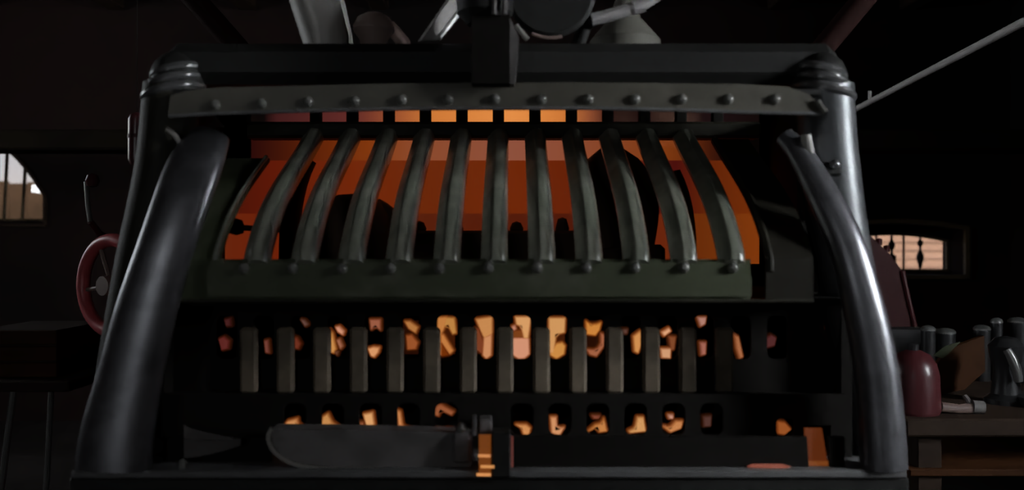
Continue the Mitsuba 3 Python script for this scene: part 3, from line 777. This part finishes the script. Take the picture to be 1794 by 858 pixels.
t = torus(0.122, 0.018, 44, 12); t.apply_transform(M)
obj('rim', t, 'red_paint', hw)
h = lathe([(0.012, -0.03), (0.026, -0.03), (0.028, 0.02), (0.018, 0.04), (0, 0.042)], (0, 0, 0), 16); h.apply_transform(M)
obj('hub', h, 'copper_grey', hw)
for i in range(5):
    a = i * 2 * math.pi / 5 + 0.5
    q = tube([[0.02 * math.cos(a), 0.02 * math.sin(a), 0], [0.122 * math.cos(a), 0.122 * math.sin(a), 0]], 0.006, 8); q.apply_transform(M)
    obj('spoke', q, 'copper_grey', hw)
q = tube([[0, 0, -0.02], [0, 0, 0.1]], 0.012, 10); q.apply_transform(M)
obj('shaft', q, 'dark_tool', hw)
# red cylinder high on the left
rc = thing('hanging_cylinder', 'slim dull red cylinder hanging behind the left corner post', 'cylinder')
c = P(240, 292, 0.8)
hgt = P(240, 196, 0.8)[2] - c[2]
obj('body', lathe([(0.0, 0), (0.017, 0.006), (0.023, 0.02), (0.023, hgt - 0.02), (0.017, hgt - 0.006), (0.0, hgt)], c, 20), 'pink_red', rc)
obj('hanging_rod', tube([c + [0, 0, hgt - .002], [c[0], c[1], RZ]], 0.0015, 6), 'soot', rc)
obj('band', lathe([(0.0245, 0), (0.0245, 0.01)], c + [0, 0, hgt * .52], 20), 'red_dark', rc)

# ------------------------------------------------------------------ right of the furnace
pp = thing('overhead_pipe', 'long pale steel pipe running overhead at the right', 'pipe')
d0, d1 = P(1495, 193, 2.0), P(1794, 38, 0.6)
dv = d1 - d0
obj('pipe', tube([d0 - dv * 1.78, d1 + dv * 1.2], 0.0105, 14), 'pale_steel', pp)
cl = P(1527, 178, 1.79)
q = d0 + dv * ((cl[1] - d0[1]) / dv[1])
obj('hanger', tube([q, q + [0, 0, 0.04]], 0.007, 8), 'pale_steel', pp)
yr = 1.0
wb = thing('workbench', 'dark wooden workbench crowded with tools right of the furnace', 'workbench')
wz = P(0, 722, yr)[2]
wx0, wx1 = P(1560, 0, yr)[0], P(2150, 0, yr)[0]
obj('benchtop', bx(wx0, wx1, yr - .1, yr + .75, wz - 0.05, wz, 0.006), 'dark_wood', wb, smooth=False)
for x in (wx0 + .05, wx1 - .12):
    for y in (yr - .06, yr + .65):
        obj('leg', bx(x, x + .07, y, y + .07, 0, wz - .05, 0.004), 'dark_wood', wb, smooth=False)
sz = P(0, 822, yr - .08)[2]
obj('shelf', bx(wx0 + .02, wx1 - .02, yr - .08, yr + .7, sz - .02, sz, 0.003), 'brown_wood', wb, smooth=False)
# red tank motor
rt = thing('tank', 'dull red round-shouldered tank on the workbench beside the right furnace leg', 'tank')
c = P(1600, 712, yr); c[2] = wz
hgt = P(0, 612, yr)[2] - wz
obj('body', lathe([(0.07, 0), (0.074, 0.01), (0.07, hgt * .6), (0.062, hgt * .78), (0.045, hgt * .92), (0.02, hgt * .99), (0, hgt)], c, 32), 'pink_red', rt)
obj('nozzle', lathe([(0.015, 0), (0.015, 0.02), (0, 0.022)], c + [0, 0, hgt - .004], 14), 'dark_tool', rt)
vt = thing('pipe_fitting', 'low grey pipe fitting lying on the workbench right of the red tank', 'fitting')
obj('pipe', tube([P(1648, 712, yr - .02), P(1680, 716, yr - .02), P(1712, 714, yr - .02)], [0.014, 0.013, 0.016], 14), 'copper_grey', vt)
obj('collar', tube([P(1702, 712, yr - .02), P(1722, 714, yr - .02)], 0.019, 14), 'grey_plate', vt)
obj('elbow', tube([P(1700, 712, yr - .02), P(1695, 700, yr - .01), P(1690, 694, yr)], 0.008, 10), 'grey_plate', vt)
# red tapering column behind
rk = thing('machine_column', 'dark red tapering machine column standing before the low arched window', 'column')
yk = 1.9
zb_ = P(0, 572, yk)[2]
ms = prism(XZ([(1500, 380), (1528, 416), (1545, 432), (1560, 446), (1580, 474), (1590, 520), (1602, 572), (1490, 572)], yk), yk, yk + 0.16)
obj('column', ms, 'red_dark', rk, smooth=False)
obj('edge_rib', tube([P(1581, 474, yk - .004), P(1591, 520, yk - .004), P(1603, 571, yk - .004)], 0.009, 10), 'pink_red', rk)
obj('pedestal', bx(P(1470, 0, yk)[0], P(1612, 0, yk)[0], yk - .04, yk + .25, 0, zb_, 0.008), 'dark_tool', rk, smooth=False)
for px, py_ in ((1540, 424), (1553, 436)):
    obj('bolt', lathe([(0.012, -.012), (0.012, 0.012), (0, 0.016)], P(px, py_, yk + .05), 10), 'red_dark', rk)
# leaning brown board, dark bench machine, small cans in a row at the back of the bench
bd = thing('leaning_board', 'orange brown board leaning on the workbench behind the red tank', 'board')
yq = yr + .3
obj('panel', prism(XZ([(1640, 640), (1660, 612), (1724, 588), (1726, 650), (1690, 682), (1652, 690), (1640, 692)], yq), yq, yq + 0.02), 'brown_wood', bd, smooth=False)
obj('olive_corner', prism(XZ([(1634, 622), (1655, 606), (1682, 598), (1660, 620), (1650, 628)], yq), yq - 0.004, yq), 'olive', bd, smooth=False)
vm = thing('bench_machine', 'dark steel bench machine with a rounded head at the right edge', 'machine')
ym = yr + .15
c = P(1762, 0, ym); c[2] = wz
hgt = P(0, 588, ym)[2] - wz
obj('body', lathe([(0.06, 0), (0.06, 0.015), (0.042, 0.03), (0.034, hgt * .5), (0.045, hgt * .7), (0.05, hgt * .85), (0.03, hgt * .97), (0, hgt)], c, 24), 'dark_tool', vm)
obj('jaw', tube([P(1764, 612, ym - .05), P(1778, 640, ym - .06), P(1784, 668, ym - .06)], [0.012, 0.014, 0.012], 12, 10), 'bright_tool', vm)
obj('screw', tube([P(1768, 660, ym - .02), P(1812, 668, ym - .06)], 0.012, 12), 'dark_tool', vm)
obj('clamp_foot', bx(P(1768, 0, ym)[0], P(1830, 0, ym)[0], ym - .1, ym + .02, wz, wz + .035, 0.008), 'dark_tool', vm, smooth=False)
yc = yr + .6
GC = 'tin cans at the back of the workbench'
for i, (px, py_, rr, lab) in enumerate(((1626, 574, 0.024, 'squat grey tin can at the back of the workbench, leftmost of its row'), (1656, 579, 0.034, 'wide grey tin can on the workbench, second from the left in its row'),
                                        (1720, 573, 0.028, 'grey tin can at the back of the workbench, just right of the brown board'), (1746, 560, 0.02, 'narrow tall tin can at the back of the workbench, behind the dark bench machine'),
                                        (1783, 559, 0.032, 'wide tall tin can at the back of the workbench, by the right edge'))):
    c = P(px, 0, yc); c[2] = wz
    hgt = P(0, py_, yc)[2] - wz
    k = thing('tin_can', lab, 'can', GC)
    obj('can', lathe([(rr, 0), (rr, hgt * .93), (rr * .93, hgt * .95)], c, 20), 'dark_tool', k)
    obj('lid', lathe([(rr * 1.04, 0), (rr * 1.04, 0.006), (rr * .8, 0.014), (rr * .3, 0.018), (0, 0.018)], c + [0, 0, hgt * .95], 20), 'bright_tool', k)
